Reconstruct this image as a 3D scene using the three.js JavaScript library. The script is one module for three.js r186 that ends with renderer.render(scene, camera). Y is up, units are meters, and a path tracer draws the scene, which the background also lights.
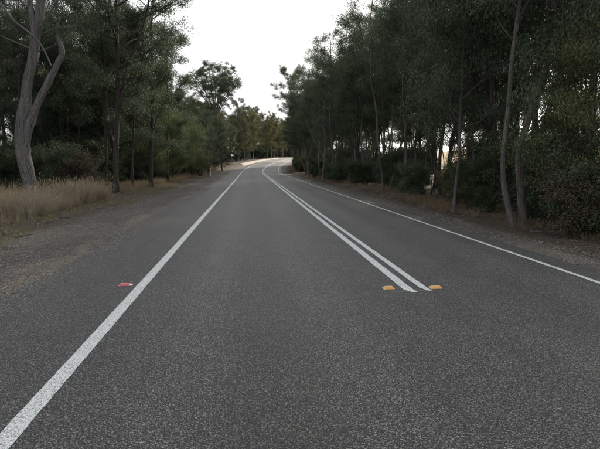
import * as THREE from 'three';
import { mergeGeometries } from 'three/addons/utils/BufferGeometryUtils.js';

// ---------------------------------------------------------------- camera, sky, sun, exposure
const W = 600, H = 449, F = 450, EYE = 1.7;
const scene = new THREE.Scene();
const camera = new THREE.PerspectiveCamera(2 * Math.atan(H / 2 / F) * 180 / Math.PI, W / H, 0.1, 3000);
camera.position.set(0, EYE, 0);
camera.rotation.order = 'YXZ';
const pitch = Math.atan(61 / F), yaw = Math.atan(50 / F * Math.cos(pitch));
camera.rotation.set(-pitch, -yaw, 0);
camera.updateMatrixWorld();

const renderer = new THREE.WebGLRenderer();
renderer.toneMapping = THREE.LinearToneMapping;
renderer.toneMappingExposure = 1.42;
renderer.shadowMap.enabled = true;

const SUN_AZ = 33 * Math.PI / 180, SUN_EL = 22 * Math.PI / 180;   // ahead and to the right, behind the belt of trees
const sunDir = new THREE.Vector3(Math.sin(SUN_AZ) * Math.cos(SUN_EL), Math.sin(SUN_EL), -Math.cos(SUN_AZ) * Math.cos(SUN_EL));
{
  const w = 512, h = 256, data = new Float32Array(w * h * 4), d = new THREE.Vector3();
  for (let j = 0; j < h; j++) for (let i = 0; i < w; i++) {
    const el = ((j + 0.5) / h - 0.5) * Math.PI, az = ((i + 0.5) / w - 0.5) * 2 * Math.PI;
    d.set(Math.cos(el) * Math.cos(az), Math.sin(el), Math.cos(el) * Math.sin(az));
    const up = Math.max(0, d.y), c = Math.max(-1, Math.min(1, d.dot(sunDir))), g = Math.acos(c);
    const k = Math.pow(up, 0.6), glow = 1.0 * Math.exp(-g * g / 0.22) + 0.40 * Math.exp(-g / 0.9);
    const o = (j * w + i) * 4;
    data[o] = 0.90 * (1 - k) + 0.60 * k + glow;
    data[o + 1] = 0.90 * (1 - k) + 0.65 * k + glow * 0.96;
    data[o + 2] = 0.90 * (1 - k) + 0.73 * k + glow * 0.88;
    data[o + 3] = 1;
  }
  const sky = new THREE.DataTexture(data, w, h, THREE.RGBAFormat, THREE.FloatType);
  sky.mapping = THREE.EquirectangularReflectionMapping; sky.magFilter = THREE.LinearFilter; sky.minFilter = THREE.LinearFilter;
  sky.needsUpdate = true;
  scene.background = sky; scene.environment = sky;
}
const sun = new THREE.DirectionalLight(new THREE.Color().setRGB(1, 0.9, 0.74), 4.6);
sun.position.copy(sunDir).multiplyScalar(250).add(new THREE.Vector3(0, 0, -80));
sun.target.position.set(0, 0, -80);
sun.castShadow = true; sun.shadow.radius = 9;
Object.assign(sun.shadow.camera, { left: -160, right: 160, top: 160, bottom: -160, near: 1, far: 700 });
sun.shadow.mapSize.set(4096, 4096);
scene.add(sun, sun.target);

// ---------------------------------------------------------------- helpers
let seed = 1;
const reseed = (n) => { seed = (n * 2654435761) >>> 0 || 1; for (let i = 0; i < 5; i++) rnd(); };
function rnd() { seed = (seed + 0x6D2B79F5) >>> 0; let t = seed; t = Math.imul(t ^ t >>> 15, t | 1); t ^= t + Math.imul(t ^ t >>> 7, t | 61); return ((t ^ t >>> 14) >>> 0) / 4294967296; }
const rr = (a, b) => a + (b - a) * rnd();
const gauss = () => (rnd() + rnd() + rnd() + rnd() - 2) * 1.0;
const lerp = (a, b, t) => a + (b - a) * t, clamp = (x, a = 0, b = 1) => Math.min(b, Math.max(a, x));
const smooth = (a, b, x) => { const t = clamp((x - a) / (b - a)); return t * t * (3 - 2 * t); };
function h2(i, j) { let n = Math.imul(i | 0, 374761393) + Math.imul(j | 0, 668265263); n = Math.imul(n ^ n >>> 13, 1274126177); return ((n ^ n >>> 16) >>> 0) / 4294967296; }
function vn(x, y) { const i = Math.floor(x), j = Math.floor(y), u = x - i, v = y - j, a = u * u * (3 - 2 * u), b = v * v * (3 - 2 * v); return lerp(lerp(h2(i, j), h2(i + 1, j), a), lerp(h2(i, j + 1), h2(i + 1, j + 1), a), b); }
function fbm(x, y, n = 4) { let s = 0, a = 0.5, t = 0; for (let k = 0; k < n; k++) { s += a * vn(x, y); t += a; x = x * 2.03 + 17.1; y = y * 2.03 + 5.7; a *= 0.5; } return s / t; }
const V = (x, y, z) => new THREE.Vector3(x, y, z);
const used = new Map();
function numbered(n) { const k = used.get(n) ?? 0; used.set(n, k + 1); return k ? n + '_' + String(k).padStart(3, '0') : n; }
function tag(o, label, category, group, kind) { Object.assign(o.userData, { label, category }); if (group) o.userData.group = group; if (kind) o.userData.kind = kind; return o; }
function shadows(o) { o.traverse((m) => { if (m.isMesh) { m.castShadow = true; m.receiveShadow = true; } }); return o; }
function put(o, name, label, category, group, kind) { o.name = numbered(name); tag(o, label, category, group, kind); scene.add(shadows(o)); return o; }
function structure(o, name, label, category) { return put(o, name, label, category, null, 'structure'); }
// the point seen at a pixel of the photograph, on the plane z = -depth
function P(px, py, depth) {
  const d = V((px - W / 2) / F, (H / 2 - py) / F, -1).applyEuler(camera.rotation);
  return d.multiplyScalar(depth / -d.z).add(camera.position);
}
// ---------------------------------------------------------------- terrain
// s runs along the road, u to its right; straight for 74 m, then a bend to the right with a rise
const S0 = 74, RAD = 215;
function slopeAt(s) { return 0.05 * smooth(60, 98, s) - 0.042 * smooth(135, 175, s); }
const PROF = [0]; for (let i = 1; i <= 1200; i++) PROF.push(PROF[i - 1] + slopeAt(i * 0.5 - 0.25) * 0.5);
function prof(s) { if (s <= 0) return 0; const t = Math.min(s * 2, 1199), i = Math.floor(t); return lerp(PROF[i], PROF[i + 1], t - i); }
function toXZ(s, u) { if (s <= S0) return [u, -s]; const a = (s - S0) / RAD, q = RAD - u; return [RAD - q * Math.cos(a), -S0 - q * Math.sin(a)]; }
function toSU(x, z) { if (-z <= S0) return [-z, x]; const dx = RAD - x, dz = -z - S0, a = Math.atan2(dz, dx); return [S0 + RAD * Math.max(0, Math.min(a, 1.9)), RAD - Math.hypot(dx, dz)]; }
function groundSU(s, u, x, z) {
  const out = u < 0 ? smooth(5.9, 7.2, -u) : smooth(6.2, 7.6, u);
  let y = prof(s) - 0.10 * (1 - out) + out * (0.02 + 0.30 * (fbm(x * 0.23 + 3, z * 0.23, 3) - 0.5) + 0.10 * (vn(x * 1.4, z * 1.4) - 0.5));
  if (u > 0) { const e = Math.max(0, u - 24); y += 0.14 * e * e / (e + 25) * (1 - 0.4 * smooth(120, 320, u)); }
  else { const e = Math.max(0, -u - 14); y += 0.03 * e * e / (e + 30) * (1 - 0.8 * smooth(80, 300, -u)); }
  return y;
}
function ground(x, z) { const [s, u] = toSU(x, z); return groundSU(s, u, x, z); }

// ---------------------------------------------------------------- textures
function tex(n, fn, color = true) {
  const d = new Uint8Array(n * n * 4);
  for (let j = 0; j < n; j++) for (let i = 0; i < n; i++) { const c = fn(i, j), o = (j * n + i) * 4; if (typeof c === 'number') { d[o] = d[o + 1] = d[o + 2] = clamp(c) * 255; } else { d[o] = clamp(c[0]) * 255; d[o + 1] = clamp(c[1]) * 255; d[o + 2] = clamp(c[2]) * 255; } d[o + 3] = 255; }
  const t = new THREE.DataTexture(d, n, n, THREE.RGBAFormat); t.wrapS = t.wrapT = THREE.RepeatWrapping; t.magFilter = THREE.LinearFilter; t.minFilter = THREE.LinearMipmapLinearFilter; t.generateMipmaps = true; t.anisotropy = 8;
  if (color) t.colorSpace = THREE.SRGBColorSpace; t.needsUpdate = true; return t;
}
// stones on a wrapped jittered grid: for every texel the distance to the nearest stone's middle and that stone's number
function stones(n, cell, jit, sd) {
  const m = Math.round(n / cell), dist = new Float32Array(n * n), id = new Int32Array(n * n);
  for (let j = 0; j < n; j++) for (let i = 0; i < n; i++) {
    const ci = Math.floor(i / cell), cj = Math.floor(j / cell); let b = 1e9, bi = 0;
    for (let q = -1; q <= 1; q++) for (let p = -1; p <= 1; p++) {
      const wi = ((ci + p) % m + m) % m, wj = ((cj + q) % m + m) % m;
      const x = (ci + p + 0.5 + jit * (h2(wi + sd, wj) - 0.5)) * cell, y = (cj + q + 0.5 + jit * (h2(wi, wj + sd + 77) - 0.5)) * cell;
      const sz = 0.75 + 0.5 * h2(wi + 9, wj + sd + 5), dd = ((i - x) ** 2 + (j - y) ** 2) / (sz * sz);
      if (dd < b) { b = dd; bi = wj * m + wi; }
    }
    dist[j * n + i] = Math.sqrt(b) / cell; id[j * n + i] = bi;
  }
  return { dist, id };
}
const NC = 1024, chips = stones(NC, 8, 0.95, 11);
const chipTone = (k, i, j) => { const r = h2(k, 3), r2 = h2(k, 8); let v = 0.245 + 0.22 * r * r + 0.10 * r; if (r2 > 0.95) v += 0.10; if (r2 < 0.14) v -= 0.10; return v * (1 - 0.85 * smooth(0.36, 0.64, chips.dist[j * NC + i])); };
const chipMap = tex(NC, (i, j) => { const k = chips.id[j * NC + i], v = chipTone(k, i, j), w = h2(k, 21) - 0.5; return [v * (1.005 + 0.07 * w), v, v * (0.98 - 0.10 * w)]; });
const chipBump = tex(NC, (i, j) => (1 - smooth(0.15, 0.65, chips.dist[j * NC + i])) * (0.55 + 0.45 * h2(chips.id[j * NC + i], 14)), false);
const paintMap = tex(NC, (i, j) => { const k = chips.id[j * NC + i], d = chips.dist[j * NC + i], n = vn(i * 0.05, j * 0.05); const bare = h2(k, 31) < 0.01 + 0.08 * n || d > 0.62 + 0.14 * h2(k, 5); if (bare) { const v = 0.40 + 0.2 * h2(k, 3); return [v, v, v * 0.97]; } const v = 0.74 + 0.10 * h2(k, 40) - 0.18 * smooth(0.4, 0.62, d); return [v, v, v * 0.985]; });
const grav = stones(NC, 8, 0.95, 41);
const gravMap = tex(NC, (i, j) => { const k = grav.id[j * NC + i], d = grav.dist[j * NC + i], r = h2(k, 3), w = h2(k, 9); let v = (0.42 + 0.32 * r + (h2(k, 5) > 0.94 ? 0.2 : 0)) * (1 - 0.6 * smooth(0.36, 0.6, d)) + 0.06 * (h2(i, j) - 0.5); return [v * (1.02 + 0.06 * w), v, v * (0.97 - 0.08 * w)]; });
const gravBump = tex(NC, (i, j) => (1 - smooth(0.1, 0.62, grav.dist[j * NC + i])) * (0.4 + 0.6 * h2(grav.id[j * NC + i], 14)), false);
const soilMap = tex(512, (i, j) => { const a = fbm(i * 0.09, j * 0.09, 2), st = vn(i * 0.5, j * 0.13) * 0.5 + vn(i * 0.11, j * 0.47) * 0.5, v = 0.35 + 0.25 * a + 0.35 * st + 0.16 * (h2(i, j) - 0.5); return [v * 1.02, v * 0.97, v * 0.9]; });
const soilBump = tex(512, (i, j) => vn(i * 0.5, j * 0.13) * 0.5 + vn(i * 0.11, j * 0.47) * 0.5, false);
function barkTex(base, streak, blot) { return tex(256, (i, j) => { const s1 = vn(i * 0.25, j * 0.02) - 0.5, s2 = vn(i * 0.9, j * 0.06) - 0.5, b = fbm(i * 0.035 + 40, j * 0.022, 3) - 0.5; const v = 0.62 + streak * (s1 * 0.8 + s2 * 0.6) + blot * b; return [v * base[0], v * base[1], v * base[2]]; }); }
const gumSkin = tex(512, (i, j) => { const a = fbm(i * 0.022 + 7, j * 0.009, 4), b = fbm(i * 0.05, j * 0.016 + 33, 3), st = vn(i * 0.3, j * 0.02) - 0.5, k = smooth(0.50, 0.58, a), q = smooth(0.56, 0.62, b), kn = smooth(0.80, 0.86, vn(i * 0.045 + 60, j * 0.03)); let c = [0.42, 0.42, 0.425]; c = c.map((v, n) => lerp(v, [0.33, 0.30, 0.275][n], k)); c = c.map((v, n) => lerp(v, [0.50, 0.49, 0.475][n], q)); c = c.map((v, n) => lerp(v, [0.17, 0.145, 0.13][n], kn)); const f = 0.84 + 0.16 * st + 0.08 * (h2(i, j) - 0.5); return c.map((v) => v * f); });
const barkBump = tex(256, (i, j) => 0.5 * vn(i * 0.25, j * 0.02) + 0.5 * vn(i * 0.9, j * 0.06), false);

// ---------------------------------------------------------------- materials
const std = (o) => new THREE.MeshStandardMaterial({ side: THREE.DoubleSide, ...o });
const lin = (r, g, b) => new THREE.Color().setRGB(r, g, b);
const M = {
  asphalt: std({ map: chipMap, bumpMap: chipBump, bumpScale: 0.006, roughness: 0.62, vertexColors: true }),
  paint: std({ map: paintMap, bumpMap: chipBump, bumpScale: 0.003, roughness: 0.65 }),
  gravel: std({ map: gravMap, bumpMap: gravBump, bumpScale: 0.007, roughness: 0.95, vertexColors: true }),
  soil: std({ map: soilMap, bumpMap: soilBump, bumpScale: 0.03, roughness: 1, vertexColors: true }),
  stone: std({ roughness: 0.9, color: lin(1, 1, 1) }),
  barkPale: std({ map: gumSkin, bumpMap: barkBump, bumpScale: 0.006, roughness: 0.9 }),
  barkGrey: std({ map: barkTex([0.60, 0.575, 0.55], 0.5, 0.5), bumpMap: barkBump, bumpScale: 0.02, roughness: 0.95 }),
  barkDark: std({ map: barkTex([0.40, 0.36, 0.33], 0.6, 0.4), bumpMap: barkBump, bumpScale: 0.03, roughness: 1 }),
  barkDead: std({ map: barkTex([0.66, 0.64, 0.62], 0.3, 0.3), bumpMap: barkBump, bumpScale: 0.01, roughness: 0.9 }),
  leaf: new THREE.MeshPhysicalMaterial({ side: THREE.DoubleSide, vertexColors: true, roughness: 0.7, specularIntensity: 0.45, transmission: 0.42, thickness: 0 }),
  dry: new THREE.MeshPhysicalMaterial({ side: THREE.DoubleSide, vertexColors: true, roughness: 0.95, transmission: 0.3, thickness: 0 }),
};
M.dry.specularIntensity = 0.4;

// ---------------------------------------------------------------- ground sheet
{
  const steps = (a) => { const r = []; for (const [from, to, d] of a) for (let x = from; x < to - 1e-6; x += d) r.push(x); r.push(a.at(-1)[1]); return r; };
  const xs = steps([[-900, -200, 70], [-200, -60, 7], [-60, -20, 1.6], [-20, 24, 0.55], [24, 90, 1.6], [90, 300, 7], [300, 1000, 70]]);
  const zs = steps([[-1600, -420, 80], [-420, -240, 6], [-240, -110, 1.8], [-110, -50, 1.2], [-50, 4, 0.6], [4, 30, 3], [30, 400, 60]]);
  const pos = [], uv = [], col = [], idx = [];
  for (const z of zs) for (const x of xs) {
    const [s, u] = toSU(x, z);
    pos.push(x, groundSU(s, u, x, z), z); uv.push(x / 1.3, z / 1.3);
    const n = fbm(x * 0.6, z * 0.6, 3), n2 = fbm(x * 0.13 + 50, z * 0.13, 3), field = u > 0 ? smooth(21, 27, u + 6 * (n2 - 0.5)) : smooth(70, 90, -u);
    const lit = [0.105 + 0.07 * n, 0.084 + 0.056 * n, 0.062 + 0.044 * n], dryg = [0.98 + 0.1 * n2, 0.80 + 0.1 * n2, 0.48 + 0.14 * n];
    for (let c = 0; c < 3; c++) col.push(lerp(lit[c] * (0.75 + 0.5 * n2), dryg[c], field));
  }
  const w = xs.length;
  for (let j = 0; j + 1 < zs.length; j++) for (let i = 0; i + 1 < w; i++) { const a = j * w + i; idx.push(a, a + w, a + 1, a + 1, a + w, a + w + 1); }
  const g = new THREE.BufferGeometry(); g.setAttribute('position', new THREE.Float32BufferAttribute(pos, 3)); g.setAttribute('uv', new THREE.Float32BufferAttribute(uv, 2)); g.setAttribute('color', new THREE.Float32BufferAttribute(col, 3)); g.setIndex(idx); g.computeVertexNormals();
  structure(new THREE.Mesh(g, M.soil), 'ground', 'brown leaf-littered ground with a dry grass field behind the trees', 'ground');
}
// a sheet laid along the road: us(s) gives the lateral positions, y(s, u) its height, col(s, u) its colour
function strip(ss, us, y, col, scale) {
  const pos = [], uv = [], cl = [], idx = []; let w = 0;
  ss.forEach((s) => { const list = us(s); w = list.length; list.forEach((u) => { const [x, z] = toXZ(s, u); pos.push(x, y(s, u), z); uv.push(u / scale, s / scale); if (col) cl.push(...col(s, u)); }); });
  for (let j = 0; j + 1 < ss.length; j++) for (let i = 0; i + 1 < w; i++) { const a = j * w + i; idx.push(a, a + 1, a + w, a + 1, a + w + 1, a + w); }
  const g = new THREE.BufferGeometry(); g.setAttribute('position', new THREE.Float32BufferAttribute(pos, 3)); g.setAttribute('uv', new THREE.Float32BufferAttribute(uv, 2)); if (col) g.setAttribute('color', new THREE.Float32BufferAttribute(cl, 3)); g.setIndex(idx); g.computeVertexNormals(); return g;
}
const along = (a, b, min, rate) => { const r = []; let s = a; while (s < b) { r.push(s); s += Math.max(min, rate * Math.abs(s)); } r.push(b); return r; };
const span = (a, b, n) => Array.from({ length: n + 1 }, (_, i) => lerp(a, b, i / n));
const seal = (s, side) => side < 0 ? -3.24 + 0.34 * (fbm(s * 0.6, 3, 4) - 0.5) + 0.12 * (vn(s * 4, 1) - 0.5) : 5.5 + 0.14 * (fbm(s * 0.5, 9, 3) - 0.5) + 0.06 * (vn(s * 4, 7) - 0.5);
const crown = (u) => -0.018 * Math.abs(u - 2.2) + 0.05;
const roadY = (s, u) => prof(s) + crown(u) - 0.0;
{
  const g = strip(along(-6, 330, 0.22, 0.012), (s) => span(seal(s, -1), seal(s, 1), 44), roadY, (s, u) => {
    const n = fbm(u * 1.6 + 9, s * 0.16, 4), m = fbm(u * 5, s * 2.2 + 30, 3), big = fbm(u * 0.5 + 4, s * 0.05 + 8, 3);
    const path = Math.max(Math.exp(-(((u + 0.55) / 0.42) ** 2)), Math.exp(-(((u - 1.0) / 0.42) ** 2)), Math.exp(-(((u - 2.95) / 0.4) ** 2)), Math.exp(-(((u - 4.2) / 0.4) ** 2)));
    const v = (0.75 + 0.28 * (n - 0.5) + 0.22 * (m - 0.5) + 0.3 * (big - 0.5)) * (1 + 0.26 * path * (0.6 + n));
    const dust = clamp(smooth(-2.3, -3.3, u + 1.2 * (m - 0.5)) * 0.5 + smooth(5.1, 5.6, u) * 0.3) * smooth(0.35, 0.7, fbm(u * 3, s * 0.8, 3));
    const oil = Math.max(Math.exp(-(((u - 0.25) / 0.4) ** 2)), 0.6 * Math.exp(-(((u - 3.6) / 0.35) ** 2))) * (0.35 + n) * 0.75;
    const glare = 1 + 2.0 * smooth(0, 0.4, s - 119 - 0.5 * vn(u * 3, 4));   // glare on the far road, painted in as a paler surface colour
    return [v * glare * lerp(1.02, 1.5, dust) * (1 - 0.10 * oil), v * glare * lerp(0.985, 1.32, dust) * (1 - 0.16 * oil), v * glare * lerp(0.935, 1.08, dust) * (1 - 0.22 * oil)];
  }, 1.38);
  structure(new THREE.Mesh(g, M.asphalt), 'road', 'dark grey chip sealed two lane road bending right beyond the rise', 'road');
}
{ // loose gravel on both sides, running out under the litter
  const sandy = (s, u) => { const e = u + 3.35 + 0.5 * (fbm(s * 0.45, 6, 3) - 0.5); return smooth(0.40, 0.62, fbm(u * 1.1 + 3, s * 0.42, 4) + 0.34 * Math.exp(-((e / 0.30) ** 2)) - 0.10 - 0.25 * smooth(0.5, 1.3, Math.abs(e))); };
  const tone = (s, u, edge) => {
    const n = fbm(u * 1.2 + 20, s * 0.5, 4), m = fbm(u * 7, s * 6, 2), v = 0.30 + 0.20 * (n - 0.5) + 0.22 * (m - 0.5), sd = u < 0 ? sandy(s, u) : 0.55 * smooth(0.4, 0.7, n), soil = edge * smooth(0.3, 0.6, n + 0.3 * edge);
    const c = [v * lerp(1.0, 1.85, sd), v * lerp(0.97, 1.66, sd), v * lerp(0.93, 1.46, sd)];
    return [lerp(c[0], 0.22 * v / 0.3, soil), lerp(c[1], 0.17 * v / 0.3, soil), lerp(c[2], 0.13 * v / 0.3, soil)];
  };
  const edgeL = (s) => -6.5 + 0.8 * (fbm(s * 0.3, 31, 3) - 0.5) + 0.3 * (vn(s * 2, 5) - 0.5), edgeR = (s) => 6.75 + 0.7 * (fbm(s * 0.3, 51, 3) - 0.5) + 0.3 * (vn(s * 2, 15) - 0.5);
  const yy = (s, u, o) => prof(s) + crown(u) - 0.012 + 0.03 * (fbm(u * 1.5, s * 0.9, 3) - 0.5) * smooth(0, 0.4, o);
  const gl = strip(along(1, 330, 0.09, 0.012), (s) => span(edgeL(s), seal(s, -1) + 0.1, 46), (s, u) => { const t = smooth(0, 0.45, u - edgeL(s)); return yy(s, u, -3.2 - u) - 0.10 * (1 - t) - 0.012 * smooth(-3.4, -3.1, u); }, (s, u) => tone(s, u, 1 - smooth(0.1, 1.3, u - edgeL(s))), 1.5);
  structure(new THREE.Mesh(gl, M.gravel), 'gravel_shoulder', 'wide grey gravel shoulder with sandy streaks beside the dry grass', 'gravel shoulder');
  const gr = strip(along(1, 330, 0.12, 0.012), (s) => span(seal(s, 1) - 0.1, edgeR(s), 26), (s, u) => { const t = smooth(0, 0.35, edgeR(s) - u); return yy(s, u, u - 5.5) - 0.10 * (1 - t) - 0.012 * smooth(5.7, 5.4, u); }, (s, u) => tone(s, u, 1 - smooth(0.1, 0.9, edgeR(s) - u)), 1.5);
  structure(new THREE.Mesh(gr, M.gravel), 'gravel_shoulder', 'narrow gravel strip between the far lane and the tree belt', 'gravel shoulder');
}
{ const a0 = 104, a1 = 190, wide = (s) => 3.6 * smooth(a0, a0 + 16, s) * (1 - smooth(a1 - 16, a1, s)) + 0.5 * (fbm(s * 0.3, 77, 3) - 0.5);  // added apron, its pale colour stands in for glare at the bend
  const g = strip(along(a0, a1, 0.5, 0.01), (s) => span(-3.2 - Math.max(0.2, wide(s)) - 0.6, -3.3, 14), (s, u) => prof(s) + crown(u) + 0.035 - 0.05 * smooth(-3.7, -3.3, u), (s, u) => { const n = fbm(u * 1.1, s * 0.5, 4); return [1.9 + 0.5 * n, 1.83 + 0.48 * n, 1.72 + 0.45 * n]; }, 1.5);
  structure(new THREE.Mesh(g, M.gravel), 'glare_apron', 'pale gravel added on the outside of the bend for the road glare', 'gravel'); }
// painted lines
function line(name, label, uc, width, s0, s1, tip) {
  const g = strip(along(s0, s1, 0.06, 0.012), (s) => { const k = tip ? 0.4 + 0.6 * smooth(s0 - 0.02, s0 + 0.15, s) : 1, j = 0.008 * (vn(s * 9, uc * 31) - 0.5); return [uc + tip * (1 - k) * 0.03 - width / 2 * k + j + tip * (1 - k) * width * 0.3, uc + tip * (1 - k) * 0.03 + width / 2 + j]; }, (s, u) => roadY(s, u) + 0.004, null, 1.38);
  structure(new THREE.Mesh(g, M.paint), name, label, 'road marking');
}
line('edge_line', 'worn white edge line along the gravel shoulder of the near lane', -1.55, 0.14, -6, 330, 0);
line('centre_line', 'broad white left stripe of the double centre line', 2.055, 0.125, 5.45, 330, 1);
line('centre_line', 'slightly thinner white right stripe of the double centre line', 2.285, 0.105, 5.5, 330, 1);
line('edge_line', 'thin white edge line of the far lane beside the tree belt', 4.97, 0.095, -6, 330, 0);
{ const g = strip([5.50, 5.510], () => span(1.84, 2.32, 8), (s, u) => roadY(s, u) + 0.003, null, 1.45); structure(new THREE.Mesh(g, std({ map: paintMap, color: lin(0.45, 0.45, 0.44), roughness: 0.8 })), 'setting_out_line', 'faint thin cross line joining the ends of the double centre line', 'road marking'); }

// ---------------------------------------------------------------- tree building
class Tubes {
  constructor() { this.p = []; this.n = []; this.t = []; this.i = []; }
  add(pts, rad, sides, rough = 0) {
    const N = pts.length, b = this.p.length / 3; let len = 0; const tan = V(), up = V(1, 0.13, 0.21).normalize(), a = V(), c = V(), q = V();
    const ph = rnd() * 100;
    for (let k = 0; k < N; k++) {
      tan.subVectors(pts[Math.min(N - 1, k + 1)], pts[Math.max(0, k - 1)]).normalize();
      a.crossVectors(up, tan).normalize(); c.crossVectors(tan, a);
      if (k) len += pts[k].distanceTo(pts[k - 1]);
      for (let s = 0; s <= sides; s++) {
        const th = s / sides * Math.PI * 2, co = Math.cos(th), si = Math.sin(th), r = rad[k] * (1 + rough * (vn(co * 1.5 + ph, si * 1.5 + len * 1.3) - 0.5));
        q.set(0, 0, 0).addScaledVector(a, co).addScaledVector(c, si);
        this.p.push(pts[k].x + q.x * r, pts[k].y + q.y * r, pts[k].z + q.z * r); this.n.push(q.x, q.y, q.z); this.t.push(s / sides * Math.max(1, Math.round(rad[0] * 6.28 / 0.6)), len / 2.2);
      }
    }
    const w = sides + 1;
    for (let k = 0; k + 1 < N; k++) for (let s = 0; s < sides; s++) { const o = b + k * w + s; this.i.push(o, o + 1, o + w, o + 1, o + w + 1, o + w); }
    const o = b + (N - 1) * w; for (let s = 1; s + 1 < sides; s++) this.i.push(o, o + s, o + s + 1);
  }
  mesh(name, mat) { const g = new THREE.BufferGeometry(); g.setAttribute('position', new THREE.Float32BufferAttribute(this.p, 3)); g.setAttribute('normal', new THREE.Float32BufferAttribute(this.n, 3)); g.setAttribute('uv', new THREE.Float32BufferAttribute(this.t, 2)); g.setIndex(this.i); const m = new THREE.Mesh(g, mat); m.name = name; return m; }
}
class Leaves {
  constructor(tint) { this.p = []; this.c = []; this.i = []; this.tint = tint; }
  leaf(x, y, z, L, w, hang, tone) {
    const az = rnd() * 6.283, dy = -hang + rr(-0.75, 0.75), hx = Math.cos(az), hz = Math.sin(az), m = 1 / Math.hypot(1 - Math.min(0.9, Math.abs(dy)) * 0.7, dy), hl = (1 - Math.min(0.9, Math.abs(dy)) * 0.7) * m;
    const dx = hx * hl, dyy = dy * m, dz = hz * hl, tw = rnd() * 6.283;
    // two axes across the leaf
    let ax = -hz, ay = 0, az2 = hx; const bx = dyy * az2 - dz * ay, by = dz * ax - dx * az2, bz = dx * ay - dyy * ax, c = Math.cos(tw), s = Math.sin(tw);
    const wx = (ax * c + bx * s) * w / 2, wy = (ay * c + by * s) * w / 2, wz = (az2 * c + bz * s) * w / 2, b = this.p.length / 3, k = 0.42;
    this.p.push(x, y, z, x + dx * L * k + wx, y + dyy * L * k + wy, z + dz * L * k + wz, x + dx * L, y + dyy * L - L * 0.08, z + dz * L, x + dx * L * k - wx, y + dyy * L * k - wy, z + dz * L * k - wz);
    const v = tone * rr(0.7, 1.35), e = rr(-0.12, 0.12), T = this.tint;
    for (let q = 0; q < 4; q++) this.c.push(T[0] * v * (1 + e), T[1] * v, T[2] * v * (1 - e));
    this.i.push(b, b + 1, b + 2, b, b + 2, b + 3);
  }
  clump(c, n, r, L, w, hang, flat = 0.7) { const tone = rr(0.68, 1.38); for (let k = 0; k < n; k++) this.leaf(c.x + gauss() * r, c.y + gauss() * r * flat, c.z + gauss() * r, L * rr(0.65, 1.25), w * rr(0.7, 1.2), hang, tone); }
  mesh(name, mat) { const g = new THREE.BufferGeometry(); g.setAttribute('position', new THREE.Float32BufferAttribute(this.p, 3)); g.setAttribute('color', new THREE.Float32BufferAttribute(this.c, 3)); g.setIndex(this.i); g.computeVertexNormals(); const m = new THREE.Mesh(g, mat); m.name = name; return m; }
}
const GREEN = [0.074, 0.102, 0.056], OLIVE = [0.116, 0.124, 0.046], GREY = [0.080, 0.104, 0.066], WATTLE = [0.092, 0.120, 0.046];
function path(p, dir, len, n, wob, lift) { const pts = [p.clone()], d = dir.clone().normalize(), q = p.clone(); for (let k = 0; k < n; k++) { d.x += rr(-wob, wob); d.y += rr(-wob, wob) + lift; d.z += rr(-wob, wob); d.normalize(); q.addScaledVector(d, len / n); pts.push(q.clone()); } return pts; }
const taper = (a, b, n, pw = 1) => Array.from({ length: n }, (_, k) => lerp(a, b, Math.pow(k / (n - 1), pw)));
// limbs and leaves on one stem, from share t0 of its length to its tip
function dress(stem, rad, br, lv, o) {
  const N = stem.length, at = (t) => { const f = t * (N - 1), i = Math.min(N - 2, Math.floor(f)); return [stem[i].clone().lerp(stem[i + 1], f - i), lerp(rad[i], rad[i + 1], f - i)]; };
  for (let k = 0; k < o.limbs; k++) {
    const t = clamp(o.t0 + (1 - o.t0) * (k + rnd()) / o.limbs, 0, 0.995), [p, r] = at(t), a = k * 2.4 + rr(-0.7, 0.7), q = (t - o.t0) / (1 - o.t0);
    const prof1 = o.shape(q), len = o.R * prof1 * rr(0.6, 1.15) + 0.25, rise = o.rise + 0.5 * q;
    const lp = path(p, V(Math.cos(a), rise, Math.sin(a)), len, 5, 0.22, 0.03), lr = Math.min(r * 0.6, 0.012 + 0.014 * len);
    br.add(lp, taper(lr, lr * 0.25, 6), 5);
    const subs = Math.max(2, Math.round(o.subs * (0.4 + prof1)));
    for (let s = 0; s < subs; s++) {
      const f = rr(o.f0, 1), i = Math.min(4, Math.floor(f * 5)), sp = lp[i].clone().lerp(lp[i + 1], f * 5 - i), d = lp[i + 1].clone().sub(lp[i]).normalize();
      const side = V(rr(-1, 1), rr(-0.25, 0.8), rr(-1, 1)).normalize(), tw = path(sp, d.addScaledVector(side, 1.1), o.twig * rr(0.5, 1.3), 3, 0.3, -0.04);
      br.add(tw, taper(Math.max(0.005, lr * 0.35), 0.003, 4), 3);
      lv.clump(tw[2], Math.round(o.n * 0.4), o.cr * 0.8, o.L, o.w, o.hang, o.flat); lv.clump(tw[3], Math.round(o.n * 0.6), o.cr, o.L, o.w, o.hang, o.flat);
    }
  }
}
const gumShape = (q) => 0.45 + 0.75 * Math.sin(Math.PI * Math.pow(q, 0.8)) * 0.9, coneShape = (q) => 1.05 - 0.85 * q, topShape = (q) => 0.6 + 0.7 * Math.sin(Math.PI * clamp(q * 0.85 + 0.12));
const BASE = { f0: 0.55, limbs: 16, t0: 0.35, R: 2.3, subs: 6, twig: 0.8, n: 60, cr: 0.32, L: 0.12, w: 0.033, hang: 0.7, rise: 0.55, shape: gumShape, flat: 0.75 };
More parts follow.
